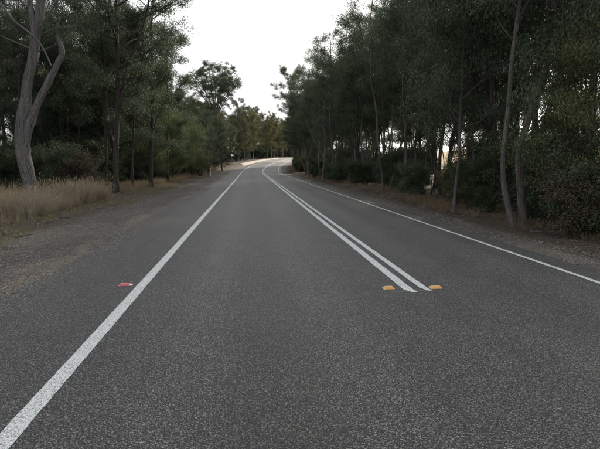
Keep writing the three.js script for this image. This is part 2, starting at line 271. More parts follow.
// stems: [points, base radius, tip radius, dressing or null]; parts trunk, branches, crown; local to the first stem's foot
function buildTree(stems, mat, tint, more = {}) {
  const g = new THREE.Group(), tr = new Tubes(), br = more.joined ? tr : new Tubes(), lv = new Leaves(tint);
  for (const [pts, r0, r1, o] of stems) {
    const curve = new THREE.CatmullRomCurve3(pts), n = Math.max(10, pts.length * 5), sp = curve.getPoints(n - 1), rad = taper(r0, r1, n, 0.85);
    if (pts[0].y < 0.3) { rad[0] *= 1.5; rad[1] *= 1.15; }
    tr.add(sp, rad, 10, more.rough ?? 0.35); if (o) dress(sp, rad, br, lv, { ...BASE, ...o });
  }
  g.add(tr.mesh('trunk', mat)); if (br !== tr && br.p.length) g.add(br.mesh('branches', more.twigs ?? mat)); if (lv.p.length) g.add(lv.mesh('crown', M.leaf));
  return g;
}
// a generic stem of a given height
function stem(h, lean, az, wob = 0.12, x = 0, z = 0) { const pts = [], n = 7; let dx = Math.cos(az) * lean, dz = Math.sin(az) * lean, px = x, pz = z; for (let k = 0; k <= n; k++) { pts.push(V(px, -0.15 + (h + 0.15) * k / n, pz)); px += dx * h / n + rr(-wob, wob) * h / n * 1.2; pz += dz * h / n + rr(-wob, wob) * h / n * 1.2; } return pts; }
let nTree = 0;
const placedSet = new Set();
function add(proto, x, z, turn, sc, name, label, category, group) { const o = placedSet.has(proto) ? proto.clone() : proto; placedSet.add(proto); o.userData = {}; o.position.set(x, ground(x, z) - 0.03, z); o.rotation.y = turn; o.scale.setScalar(sc); put(o, name, label, category, group); nTree++; return o; }
// stems traced from the photograph on a plane at some depth; lifts them onto the ground at their own foot
function traced(lists, mat, tint, name, label, group, more = {}) {
  const foot = P(lists[0][0][0][0], lists[0][0][0][1], lists[0][4]); const gy = ground(foot.x, foot.z); foot.y = gy;
  const stems = lists.map(([px, r0, r1, o, depth, dz = 0]) => { const pts = px.map(([x, y, q = 0]) => P(x, y, depth + q).sub(foot)); if (pts[0].y < 0.6) pts[0].y = -0.15; return [pts, r0, r1, o]; });
  const g = buildTree(stems, mat, tint, more); g.position.copy(foot); put(g, name, label, 'tree', group); nTree++; return g;
}
//@@TREES
const DENSE = { limbs: 20, subs: 11, n: 118, twig: 0.7 };
// --- trees that can be told apart
reseed(101);
traced([
  [[[31, 199], [30, 188], [27, 172], [23, 155], [21.5, 138], [23, 118], [26, 100], [28.5, 82], [33, 60], [36, 38], [41, 0], [46, -45], [50, -110], [58, -170]], 0.33, 0.15, { t0: 0.62, limbs: 14, R: 3.4, subs: 8, n: 110, rise: 0.5 }, 23],
  [[[26, 170], [25, 152], [27, 134], [32, 118], [40, 98], [48, 82], [57, 64], [62, 52], [58, 36], [58, 23]], 0.24, 0.09, null, 22.95],
  [[[35, 36], [32, 20], [30, 4], [27, -30], [18, -70], [8, -120]], 0.17, 0.07, { t0: 0.4, limbs: 9, R: 2.8, subs: 8, n: 110 }, 22.9],
  [[[-4, 0], [6, 11], [15, 22], [27, 31], [39, 42], [46, 54], [51, 66]], 0.055, 0.03, null, 22.3],
], M.barkPale, GREEN, 'gum_tree', 'thick pale grey forked gum with a broken stub limb behind the dry grass', null, { rough: 0.5 });
traced([
  [[[116, 197], [116, 150], [118, 100], [117, 40], [116, 0], [120, -60], [128, -120]], 0.17, 0.05, { ...DENSE, t0: 0.34, R: 4.2, limbs: 30, subs: 10, n: 110, rise: 0.35 }, 27],
  [[[117, 120], [126, 70], [142, 30], [152, -15]], 0.09, 0.03, { limbs: 12, R: 2.3, subs: 9, n: 110, t0: 0.15, rise: 0.2 }, 27],
], M.barkDark, GREEN, 'gum_tree', 'tall dark straight-trunked gum overhanging the shoulder past the tall dry grass', null);
traced([[[[107, 196], [106, 140], [103, 80], [100, 20], [97, -50]], 0.10, 0.03, { ...DENSE, t0: 0.35, R: 2.2, limbs: 18 }, 28.5]], M.barkDark, GREEN, 'gum_tree', 'thin dark gum standing just beside the tall straight-trunked gum', null);
traced([[[[133, 195], [132, 160], [134, 120], [138, 80], [147, 40]], 0.09, 0.03, { ...DENSE, t0: 0.3, R: 2.6, limbs: 18 }, 30]], M.barkDark, GREEN, 'gum_tree', 'slender dark gum with low foliage leaning out towards the gravel shoulder', null);
traced([[[[151, 192], [151, 150], [153, 90], [151, 30], [156, -30], [158, -80]], 0.15, 0.04, { ...DENSE, t0: 0.18, R: 2.5, limbs: 34, subs: 9, n: 110 }, 33]], M.barkDark, GREEN, 'gum_tree', 'tall dark gum clothed in leaves almost to the ground above the verge', null);
traced([[[[168, 184], [167, 150], [169, 110], [166, 70], [168, 40]], 0.12, 0.03, { ...DENSE, t0: 0.2, R: 2.3, limbs: 26 }, 42]], M.barkDark, GREEN, 'gum_tree', 'shorter dark gum between the leaf-clothed tall gum and the green wattles', null);
const OPEN = { limbs: 18, subs: 8, n: 95, L: 0.105, w: 0.029, cr: 0.3 };
// right of the far lane
traced([[[[513.6, 231], [508, 205], [504, 186], [503, 157], [508, 110], [512, 60], [520, 0], [530, -80], [540, -150]], 0.080, 0.03, { ...OPEN, t0: 0.62, R: 2.0, limbs: 14, subs: 8 }, 11.6]], M.barkGrey, GREEN, 'gum_tree', 'slim grey gum with a kinked foot at the edge of the gravel', null);
traced([[[[524, 229], [521, 190], [520, 150], [526, 128], [540, 86], [552, 48], [572, 8], [600, -60]], 0.125, 0.045, { ...OPEN, t0: 0.72, R: 2.0, limbs: 14, subs: 7 }, 11.9], [[[552, 48], [556, 20], [553, -20], [548, -80]], 0.05, 0.02, { ...OPEN, limbs: 12, t0: 0.1, R: 1.8 }, 11.9]], M.barkGrey, GREEN, 'gum_tree', 'grey gum leaning away from the road above a straight lower trunk', null);
traced([[[[529, 226], [530, 190], [536, 148], [545, 120], [561, 78], [575, 40], [592, -20], [605, -70]], 0.09, 0.035, { ...OPEN, t0: 0.7, R: 1.9, limbs: 14, subs: 7 }, 12.7]], M.barkDark, GREEN, 'gum_tree', 'dark leaning gum running parallel behind the leaning grey gum', null);
traced([[[[492, 214], [492, 175], [494, 141], [490, 100], [488, 50], [495, -20], [500, -100]], 0.14, 0.04, { ...OPEN, t0: 0.52, R: 2.6, limbs: 20 }, 15.8], [[[493, 150], [478, 90], [470, 40], [462, -20]], 0.07, 0.025, { ...OPEN, t0: 0.3, R: 2, limbs: 12 }, 15.8]], M.barkDark, GREEN, 'gum_tree', 'stout dark gum with a forked trunk behind the kinked slim gum', null);
traced([[[[453, 217], [456, 185], [459, 157], [460.5, 110], [463, 60], [467, 0], [474, -80]], 0.065, 0.025, { ...OPEN, t0: 0.4, R: 1.9, limbs: 16 }, 15]], M.barkGrey, GREY, 'gum_tree', 'thin straight grey gum at the verge before the V-stemmed tree', null);
traced([[[[473, 213], [467, 184], [461, 160], [455, 118], [450, 70], [446, 10]], 0.085, 0.025, { ...OPEN, t0: 0.4, R: 1.8, limbs: 14 }, 16.6], [[[473, 211], [480, 182], [486, 155], [491, 120], [494, 60]], 0.06, 0.02, { ...OPEN, t0: 0.45, R: 1.5, limbs: 10 }, 16.6]], M.barkDark, GREEN, 'gum_tree', 'small dark gum with two stems spread in a V from the ground', null);
traced([[[[558, 236], [563, 205], [571, 180], [577, 140], [582, 90], [580, 30]], 0.05, 0.018, { limbs: 12, t0: 0.4, R: 1.3, subs: 6, n: 70 }, 11]], M.barkDark, GREEN, 'gum_tree', 'thin dark leaning sapling rising out of the dense green shrubs', null);
traced([[[[592, 232], [591, 150], [594, 81], [599, 25], [603, -40], [606, -120]], 0.095, 0.04, { ...OPEN, t0: 0.5, R: 2, limbs: 14 }, 13.4]], M.barkPale, GREEN, 'gum_tree', 'pale smooth-barked gum rising above the olive green sapling', null);
traced([[[[322, 182], [324, 160], [325, 140], [323, 118], [326, 92]], 0.075, 0.02, { limbs: 9, t0: 0.5, R: 0.9, subs: 2, n: 0 }, 42], [[[324, 158], [317, 146], [310, 131], [305, 118]], 0.055, 0.015, null, 42]], M.barkDead, GREY, 'dead_tree', 'bleached leafless gum with a branch angled over the road edge', null, { joined: true });

// --- kinds that come again and again
const proto = [];
reseed(7);  proto.push([buildTree([[stem(12, 0.03, 1), 0.12, 0.03, { ...DENSE, t0: 0.36, R: 2.3, n: 105 }]], M.barkDark, GREEN), 'single-stemmed gum with rough dark bark', 12]);
reseed(8);  proto.push([buildTree([[stem(13, 0.08, 0.3), 0.13, 0.03, { ...DENSE, t0: 0.40, R: 2.1, limbs: 16, n: 100 }], [stem(11.5, 0.12, 3.3), 0.10, 0.03, { ...DENSE, t0: 0.40, R: 2.0, limbs: 15, n: 100 }]], M.barkGrey, GREY), 'twin-stemmed gum with grey bark', 13]);
reseed(9);  proto.push([buildTree([[stem(15, 0.02, 2), 0.17, 0.035, { ...DENSE, t0: 0.36, R: 2.7, limbs: 26 }]], M.barkDark, GREEN), 'tall dense gum with dark bark', 15]);
reseed(10); proto.push([buildTree([[stem(10.5, 0.22, 0.5), 0.10, 0.03, { ...DENSE, t0: 0.42, R: 1.9, limbs: 17, n: 80 }]], M.barkGrey, GREEN), 'leaning gum with grey bark', 10.5]);
reseed(11); proto.push([buildTree([[stem(6.5, 0.06, 4), 0.05, 0.015, { limbs: 16, t0: 0.22, R: 1.3, subs: 7, n: 80 }]], M.barkDark, OLIVE), 'young olive-green gum sapling', 6.5]);
reseed(12); proto.push([buildTree([[stem(9, 0.16, 0), 0.08, 0.02, { ...DENSE, t0: 0.42, R: 1.7, limbs: 12, n: 80 }], [stem(8.2, 0.2, 2.2), 0.07, 0.02, { ...DENSE, t0: 0.42, R: 1.6, limbs: 11, n: 80 }], [stem(9.6, 0.12, 4.2), 0.075, 0.02, { ...DENSE, t0: 0.42, R: 1.6, limbs: 12, n: 80 }]], M.barkDark, GREEN), 'three-stemmed gum with thin dark stems', 9.5]);
reseed(13); proto.push([buildTree([[stem(16.5, 0.03, 5), 0.16, 0.04, { ...DENSE, t0: 0.48, R: 3.1, limbs: 26, shape: topShape }]], M.barkGrey, GREY), 'high-crowned gum with a long bare grey trunk', 16.5]);
reseed(14); proto.push([buildTree([[stem(11, 0.05, 2.5), 0.15, 0.035, { ...DENSE, t0: 0.22, R: 3.0, limbs: 28 }]], M.barkDark, [0.090, 0.112, 0.052]), 'broad bushy gum with low branches', 11]);
reseed(18); proto.push([buildTree([[stem(13, 0.04, 1.5), 0.16, 0.035, { ...DENSE, t0: 0.16, R: 3.0, limbs: 32 }]], M.barkGrey, [0.118, 0.118, 0.046]), 'yellowish-green leafy gum', 13]);
reseed(20); proto.push([buildTree([[stem(7.5, 0.1, 1.2, 0.16), 0.045, 0.012, { limbs: 16, t0: 0.42, R: 1.3, subs: 6, n: 42, rise: 0.9 }], [stem(6.2, 0.2, 4, 0.16), 0.032, 0.01, { limbs: 12, t0: 0.45, R: 1.1, subs: 5, n: 36, rise: 0.9 }]], M.barkGrey, GREEN), 'spindly sparse-leaved gum with pole-thin stems', 7.5]);
reseed(21); proto.push([buildTree([[stem(11, 0.10, 2.2, 0.16), 0.07, 0.02, { limbs: 15, t0: 0.55, R: 1.7, subs: 8, n: 85, L: 0.115, w: 0.024 }], [stem(9.5, 0.16, 5.2, 0.16, 0.25, 0.1), 0.05, 0.015, { limbs: 12, t0: 0.55, R: 1.4, subs: 7, n: 85, L: 0.115, w: 0.024 }]], M.barkGrey, GREEN), 'slender bare-stemmed gum with a high crown', 11]);
reseed(22); proto.push([buildTree([[stem(12, 0.06, 0.4, 0.15), 0.085, 0.022, { limbs: 17, t0: 0.5, R: 1.8, subs: 8, n: 90, L: 0.115, w: 0.024 }]], M.barkDark, [0.086, 0.108, 0.052]), 'slim crooked dark-barked gum with a high crown', 12]);
reseed(15); const cone = buildTree([[stem(9.5, 0.01, 0, 0.04), 0.13, 0.02, { f0: 0.3, limbs: 44, t0: 0.05, R: 2.2, subs: 9, n: 80, shape: coneShape, rise: 0.5, cr: 0.3, L: 0.12, w: 0.03 }]], M.barkDark, [0.040, 0.062, 0.034]);
reseed(16); const wattle = buildTree([[stem(5.2, 0.05, 1), 0.06, 0.012, { limbs: 26, t0: 0.06, R: 1.7, subs: 8, n: 80, rise: 0.6, L: 0.11, w: 0.028 }], [stem(4.4, 0.18, 3), 0.05, 0.012, { limbs: 20, t0: 0.1, R: 1.4, subs: 8, n: 80, rise: 0.6, L: 0.11, w: 0.028 }]], M.barkDark, WATTLE);
reseed(17); const spread = (() => {
  const st = [[[V(0, -0.2, 0), V(0.3, 4, 0.1), V(-0.2, 8, 0), V(0.5, 11, 0.2)], 0.32, 0.2, null]], D_ = { R: 2.0, subs: 7, n: 42, flat: 0.45, rise: 0.4, cr: 0.40, L: 0.22, w: 0.06 };
  for (let k = 0; k < 13; k++) { const a = k * 2.4 + rr(-0.3, 0.3), q = lerp(7.4, 2.0, k / 13) * rr(0.85, 1.1), y0 = rr(8.5, 11), top = lerp(14.2, 21, (k / 13) ** 0.6) + rr(-0.8, 0.8); st.push([[V(0.4 + 0.1 * Math.cos(a), y0, 0.1 + 0.1 * Math.sin(a)), V(Math.cos(a) * q * 0.3 + rr(-0.3, 0.3), lerp(y0, top, 0.5), Math.sin(a) * q * 0.3), V(Math.cos(a) * q * 0.7, lerp(y0, top, 0.8) + rr(-0.3, 0.5), Math.sin(a) * q * 0.7 + rr(-0.4, 0.4)), V(Math.cos(a) * q, top, Math.sin(a) * q)], 0.13, 0.03, { ...D_, limbs: 13, t0: 0.38 }]); }
  return buildTree(st, M.barkGrey, GREEN);
})();
reseed(19); const sapling = buildTree([[stem(4.3, 0.05, 1), 0.04, 0.012, { limbs: 26, t0: 0.12, R: 1.15, subs: 7, n: 90, rise: 0.6, L: 0.09, w: 0.022, cr: 0.26 }]], M.barkDark, [0.090, 0.104, 0.036]);
const shrubs = [];
function shrub(sd, h, r, nst, tint, o) { reseed(sd); const st = []; for (let k = 0; k < nst; k++) { const a = k / nst * 6.28 + rr(-0.3, 0.3); st.push([stem(h * rr(0.7, 1.05), rr(0.2, r / h), a, 0.15), 0.018, 0.006, { limbs: 7, t0: 0.08, R: r * 0.55, subs: 5, twig: 0.35, n: 60, cr: 0.2, L: 0.09, w: 0.026, hang: 0.2, rise: 0.6, shape: gumShape, ...o }]); } return buildTree(st, M.barkDark, tint); }
shrubs.push([shrub(31, 1.7, 1.1, 9, GREEN, {}), 'dense dark green shrub']);
shrubs.push([shrub(32, 1.1, 1.2, 9, OLIVE, {}), 'low spreading olive shrub']);
shrubs.push([shrub(33, 2.5, 1.2, 9, [0.058, 0.080, 0.036], {}), 'tall leafy shrub']);
shrubs.push([shrub(35, 3.9, 1.7, 8, GREEN, { R: 1.1, limbs: 10, subs: 6, twig: 0.5, n: 70, cr: 0.28, L: 0.12, w: 0.03, hang: 0.5 }), 'head-high bushy shrub']);
shrubs.push([shrub(34, 1.5, 1.1, 12, [0.11, 0.085, 0.058], { n: 16 }), 'brittle brown half-dead shrub']);

function spotOK(list, x, z, r) { for (const [a, b] of list) if ((a - x) ** 2 + (b - z) ** 2 < r * r) return false; return true; }
const taken = []; scene.traverse((o) => { if (o.parent === scene && o.isGroup) taken.push([o.position.x, o.position.z]); });
function belt(n, sr, ur, gap, kinds, where, sd, scl = [0.85, 1.2]) {
  reseed(sd); let put_ = 0;
  for (let tries = 0; tries < n * 30 && put_ < n; tries++) {
    const s = rr(...sr), u = lerp(ur[0], ur[1], Math.pow(rnd(), 0.8)), [x, z] = toXZ(s, u); if (!spotOK(taken, x, z, gap)) continue;
    taken.push([x, z]); put_++;
    const [g, what] = proto[kinds[Math.floor(rnd() * kinds.length)]];
    add(g, x, z, rnd() * 6.28, rr(...scl), 'gum_tree', what + ' ' + where[0], 'tree', what + ', ' + where[1]);
  }
}
const RIGHT = ['in the belt beside the far lane', 'belt beside the far lane'], LEFT = ['in the bush behind the gravel shoulder', 'bush behind the gravel shoulder'], END = ['in the wood at the bend', 'wood at the bend'];
belt(34, [13, 62], [7.5, 10.2], 1.15, [10, 11, 10, 11, 9, 3], RIGHT, 64, [0.8, 1.2]);
belt(26, [40, 112], [7.8, 9.8], 1.9, [0, 0, 1, 10, 5, 11, 4, 9], RIGHT, 51);
belt(10, [12, 50], [7.5, 11], 0.8, [9], RIGHT, 62, [0.7, 1.2]);
belt(24, [11, 118], [10, 14.5], 2.7, [0, 1, 2, 5, 7, 2], RIGHT, 52);
for (const [k, s_, u_, sc] of [[7, 22, 13.8, 1.05], [2, 28.5, 17.6, 0.95], [7, 18.2, 12.0, 0.9], [7, 33.5, 13.6, 1.0], [7, 28.5, 11.2, 0.85], [7, 40, 15, 1.0]]) { const [x, z] = toXZ(s_, u_); taken.push([x, z]); add(proto[k][0], x, z, k + s_, sc, 'gum_tree', proto[k][1] + ' ' + RIGHT[0], 'tree', proto[k][1] + ', ' + RIGHT[1]); }
belt(5, [16, 36], [12.5, 18], 2.6, [7, 5], RIGHT, 63, [0.7, 0.9]);
belt(12, [34, 120], [15, 20], 3, [0, 1, 2, 6], RIGHT, 53);
belt(8, [31, 47], [-12.5, -9.5], 2.4, [0, 1, 5, 7, 2], LEFT, 54);
belt(34, [18, 110], [-19, -13], 2.2, [7, 1, 2, 7, 7, 2], LEFT, 55);
belt(36, [22, 130], [-32, -18], 2.5, [7, 2, 2, 7], LEFT, 56);
belt(12, [88, 118], [-15, -8.5], 2.6, [8, 7, 0, 8], LEFT, 59, [0.7, 1.0]);
belt(44, [116, 185], [-22, -8], 2.5, [8, 8, 7, 8, 0], END, 57, [0.8, 1.15]);
belt(34, [185, 260], [-26, -7], 3, [8, 7, 6, 8, 2], END, 60, [0.9, 1.2]);
belt(16, [130, 230], [-45, -22], 4, [6, 7, 2], END, 58, [1.0, 1.3]);
{ reseed(61); [[262, 150], [267, 158], [272, 150], [277, 160], [282, 166], [287, 172], [270, 172], [276, 180], [284, 186], [265, 182]].forEach(([px, d]) => { const q = P(px, 160, d), [g, what] = proto[8]; if (!spotOK(taken, q.x, q.z, 1.5)) return; taken.push([q.x, q.z]); add(g, q.x, q.z, rnd() * 6.28, rr(0.75, 1.1), 'gum_tree', what + ' ' + END[0], 'tree', what + ', ' + END[1]); }); }
{ const add1 = (g, px, py, d, turn, sc, name, label, group) => { const q = P(px, py, d); taken.push([q.x, q.z]); return add(g, q.x, q.z, turn, sc, name, label, 'tree', group); };
  add1(spread, 217, 166, 98, 1.7, 1, 'gum_tree', 'wide flat-topped gum with open crown against the white sky', null);
  add1(proto[6][0], 293, 172, 84, 2, 1.05, 'gum_tree', 'tall thin-crowned gum standing above the belt where the road bends');
  add1(cone, 208, 168, 76, 0, 1.0, 'cypress_pine', 'tall dense dark conical tree below the flat-topped gum', null);
  add1(cone, 190, 170, 70, 2, 0.95, 'cypress_pine', 'dark conical tree beside the brighter green wattle', null);
  add1(wattle, 192, 173, 56, 0, 1.15, 'wattle_tree', 'bright green wattle nearest the brown half-dead shrub', null);
  add1(wattle, 172, 176, 50, 2.2, 1.1, 'wattle_tree', 'green wattle next to the slender leaning dark gum', null);
  for (const [px, py, d, t, sc, g, n, lab] of [[146, 184, 41, 1, 1.2, wattle, 'wattle_tree', 'bushy wattle half hidden behind the leaf-clothed tall gum'], [158, 178, 50, 3.5, 1.3, wattle, 'wattle_tree', 'larger wattle behind the shorter dark gum'], [181, 170, 64, 5, 1.35, wattle, 'wattle_tree', 'rounded wattle in front of the dark conical trees'], [100, 180, 40, 1, 1.1, cone, 'cypress_pine', 'dark conical tree deep behind the thin dark gum'], [75, 182, 36, 4, 1.1, cone, 'cypress_pine', 'dark conical tree behind the dry grass, nearest the pale forked gum'], [222, 167, 88, 3, 0.95, cone, 'cypress_pine', 'dark conical tree standing closest to the bend'], [196, 168, 80, 1, 1.1, cone, 'cypress_pine', 'dark conical tree rising behind the rounded wattle']]) add1(g, px, py, d, t, sc, n, lab);
  const q = P(582, 236, 10.8); add(sapling, q.x, q.z, 1, 1, 'gum_tree', 'olive green sapling bushing out in front of the pale smooth gum', 'tree'); }
{ // understorey
  reseed(71);
  const line_ = (n, sr, ur, kinds, where, sc) => { for (let k = 0; k < n; k++) { let s = rr(...sr), u = rr(...ur); if (u < 0 && s < 27) { u -= 6; s += 3; } const [x, z] = toXZ(s, u), [g, what] = shrubs[kinds[Math.floor(rnd() * kinds.length)]]; add(g, x, z, rnd() * 6.28, rr(...sc), 'shrub', what + ' ' + where[0], 'shrub', what + ', ' + where[1]); } };
  line_(18, [9, 14], [7.5, 10], [0, 0, 1, 2, 4], ['under the leaning gums beside the far lane', 'understorey under the leaning gums'], [0.6, 1.0]);
  line_(42, [13, 112], [8.2, 11.5], [0, 1, 1, 2, 4], ['at the foot of the belt beside the far lane', 'understorey of the belt beside the far lane'], [0.6, 1.1]);
  line_(14, [40, 112], [10.5, 16], [3, 2, 2, 0], ['standing inside the belt beside the far lane', 'inner understorey of the belt'], [0.7, 1.1]);
  line_(74, [21, 130], [-24, -12.5], [3, 3, 3, 2], ['standing deep in the bush behind the gravel shoulder', 'inner understorey of the bush'], [0.9, 1.5]);
  line_(40, [140, 200], [-20, -7.5], [3, 3, 2], ['at the outer edge of the bend', 'understorey at the outer edge of the bend'], [0.7, 1.1]);
  line_(50, [112, 240], [-16, -8], [3, 3, 2, 4], ['below the wood at the bend', 'understorey at the bend'], [0.7, 1.1]);
  line_(5, [15, 34], [10.2, 15], [0, 1, 0], ['standing inside the belt beside the far lane', 'inner understorey of the belt'], [0.65, 0.95]);
  line_(12, [26, 66], [9.8, 14], [3, 2, 3], ['standing inside the belt beside the far lane', 'inner understorey of the belt'], [0.55, 0.85]);
  line_(22, [10, 50], [7.9, 10], [4, 4, 0, 2], ['at the gravel edge beside the far lane', 'shrubs at the gravel edge beside the far lane'], [0.45, 0.9]);
  line_(56, [20, 110], [-14, -9.2], [0, 2, 2, 0, 4], ['at the foot of the bush behind the gravel shoulder', 'understorey behind the gravel shoulder'], [0.8, 1.4]);
  const q = P(200, 170, 63); add(shrubs[4][0], q.x, q.z, 0, 1.9, 'shrub', 'large rounded brown half-dead shrub behind the white guide post', 'shrub');
}
// ---------------------------------------------------------------- ground cover
const vary = (o, n, c, spread) => { const k = new THREE.Color(); for (let i = 0; i < n; i++) { const v = rr(1 - spread, 1 + spread), e = rr(-0.08, 0.08); k.setRGB(c[0] * v * (1 + e), c[1] * v, c[2] * v * (1 - e)); o.setColorAt(i, k); } };
function tuftGeo(sd, blades, h, r, heads, c0) {
  reseed(sd); const p = [], c = [], ix = [];
  for (let b = 0; b < blades; b++) {
    const a = rnd() * 6.28, q = r * Math.sqrt(rnd()), L = h * rr(0.45, 1.1), bend = rr(0.05, 0.95) * L, ba = a + rr(-0.9, 0.9), w = rr(0.0022, 0.0042), x0 = Math.cos(a) * q, z0 = Math.sin(a) * q, sx = Math.sin(ba + rr(-1, 1)), sz = Math.cos(ba + rr(-1, 1)), o = p.length / 3, v = rr(0.7, 1.3);
    for (let k = 0; k < 4; k++) { const t = k / 3, ww = w * (1 - 0.75 * t), x = x0 + Math.cos(ba) * bend * t * t, z = z0 + Math.sin(ba) * bend * t * t, y = L * t * (1 - 0.12 * t * bend / L); p.push(x - sx * ww, y, z - sz * ww, x + sx * ww, y, z + sz * ww); for (let m = 0; m < 2; m++) c.push(c0[0] * v, c0[1] * v, c0[2] * v); if (k) { const e = o + k * 2; ix.push(e - 2, e - 1, e, e - 1, e + 1, e); } }
    if (heads && rnd() < 0.35) { const e = p.length / 3, x = p[(e - 1) * 3], y = p[(e - 1) * 3 + 1], z = p[(e - 1) * 3 + 2]; for (const [dx, dy] of [[-0.008, -0.03], [0.010, -0.01], [0.004, 0.06]]) { p.push(x + dx * Math.cos(a), y + dy, z + dx * Math.sin(a)); c.push(c0[0] * 1.1, c0[1] * 1.05, c0[2] * 1.0); } ix.push(e, e + 1, e + 2); }
  }
  const g = new THREE.BufferGeometry(); g.setAttribute('position', new THREE.Float32BufferAttribute(p, 3)); g.setAttribute('color', new THREE.Float32BufferAttribute(c, 3)); g.setIndex(ix); g.computeVertexNormals(); return g;
}
const dummy = new THREE.Object3D();
function scatter(geo, mat, n, spot, size, name, label, category, tint, spread, flat) {
  const o = new THREE.InstancedMesh(geo, mat, n);
  for (let i = 0; i < n; i++) { const [s, u, lift = 0] = spot(), [x, z] = toXZ(s, u), sc = rr(...size) * (0.35 + 1.25 * fbm(u * 0.9 + 11, s * 0.6, 3)); dummy.position.set(x, (u > -6.2 && u < 6.5 ? roadY(s, u) + (u < -3.3 || u > 5.5 ? -0.008 : 0) : ground(x, z)) + lift, z); dummy.rotation.set(flat ? rr(-flat, flat) : rr(-0.06, 0.06), rnd() * 6.28, flat ? rr(-flat, flat) : 0); dummy.scale.set(sc, sc * rr(0.8, 1.2), sc); dummy.updateMatrix(); o.setMatrixAt(i, dummy.matrix); }
  if (tint) vary(o, n, tint, spread); return put(o, name, label, category, null, 'stuff');
}
const STRAW = [0.27, 0.225, 0.16];
const tall_ = tuftGeo(201, 46, 0.72, 0.13, true, STRAW), low_ = tuftGeo(202, 34, 0.30, 0.12, true, STRAW), green_ = tuftGeo(203, 22, 0.09, 0.09, false, [0.20, 0.19, 0.07]);
reseed(210);
const clumpy = (lo, hi, sr, ur, pw = 1, th = 0.42) => () => { for (let t = 0; t < 40; t++) { const s = lerp(sr[0], sr[1], Math.pow(rnd(), pw)), u = lerp(ur[0], ur[1], rnd()); if (fbm(u * 0.55 + 70, s * 0.35, 3) > th + rr(-0.1, 0.1)) return [s, u]; } return [rr(...sr), rr(...ur)]; };
scatter(tall_, M.dry, 1700, clumpy(0, 0, [7, 24], [-12.5, -6.9], 1.1, 0.5), [0.4, 1.35], 'dry_grass', 'tall straw-coloured dry grass along the gravel before the pale gum', 'dry grass', [1, 1, 1], 0.25);
scatter(low_, M.dry, 2400, clumpy(0, 0, [22, 110], [-10, -6.9], 1.4, 0.46), [0.6, 1.2], 'dry_grass', 'low dry grass along the edge of the gravel shoulder further on', 'dry grass', [0.85, 0.80, 0.75], 0.35);
scatter(low_, M.dry, 2600, clumpy(0, 0, [9, 100], [7.0, 9.6], 1.4, 0.48), [0.3, 1.0], 'dry_grass', 'short reddish dry grass at the foot of the belt beside the far lane', 'dry grass', [0.68, 0.62, 0.57], 0.35);
scatter(green_, M.dry, 500, clumpy(0, 0, [7, 40], [-6.9, -5.5], 1.4), [0.5, 1.3], 'weeds', 'small yellow-green weeds where gravel meets dry grass', 'weeds', [1, 1, 1], 0.3);
{ const g = new THREE.BufferGeometry(); g.setAttribute('position', new THREE.Float32BufferAttribute([-0.06, 0, 0, 0, 0.006, 0.014, 0.06, 0.012, 0, 0, 0.004, -0.014], 3)); g.setAttribute('color', new THREE.Float32BufferAttribute(Array(12).fill(1), 3)); g.setIndex([0, 1, 2, 0, 2, 3]); g.computeVertexNormals();
  reseed(220);
  scatter(g, M.dry, 9000, () => [lerp(7, 80, Math.pow(rnd(), 1.8)), -5.9 - 3.5 * Math.pow(rnd(), 0.8), 0.008], [0.6, 1.8], 'leaf_litter', 'fallen brown leaves and bark flakes along the gravel shoulder', 'leaf litter', [0.15, 0.105, 0.070], 0.5, 0.5);
  scatter(g, M.dry, 8000, () => [lerp(7, 90, Math.pow(rnd(), 1.8)), 6.3 + 3.6 * Math.pow(rnd(), 0.9), 0.008], [0.6, 1.8], 'leaf_litter', 'reddish brown fallen leaves under the belt beside the far lane', 'leaf litter', [0.130, 0.100, 0.076], 0.5, 0.5); }
{ const g = new THREE.IcosahedronGeometry(0.0075, 1), p = g.attributes.position; reseed(230); for (let i = 0; i < p.count; i++) { const k = 0.75 + 0.5 * h2(Math.round(p.getX(i) * 9e4), Math.round(p.getY(i) * 9e4 + p.getZ(i) * 5e4)); p.setXYZ(i, p.getX(i) * k, p.getY(i) * k * 0.7, p.getZ(i) * k); } g.computeVertexNormals();
  scatter(g, M.stone, 36000, () => [lerp(4, 34, Math.pow(rnd(), 1.6)), lerp(-6.4, -2.75, Math.pow(rnd(), 1.1)), 0.004], [0.4, 1.5], 'loose_stones', 'loose grey stones on the wide gravel shoulder', 'stones', [0.165, 0.155, 0.140], 0.5, 0.8);
  scatter(g, M.stone, 9000, () => [lerp(7, 40, Math.pow(rnd(), 1.6)), rr(5.5, 6.7), 0.004], [0.4, 1.4], 'loose_stones', 'loose stones on the narrow gravel strip beside the far lane', 'stones', [0.16, 0.15, 0.13], 0.5, 0.8); }
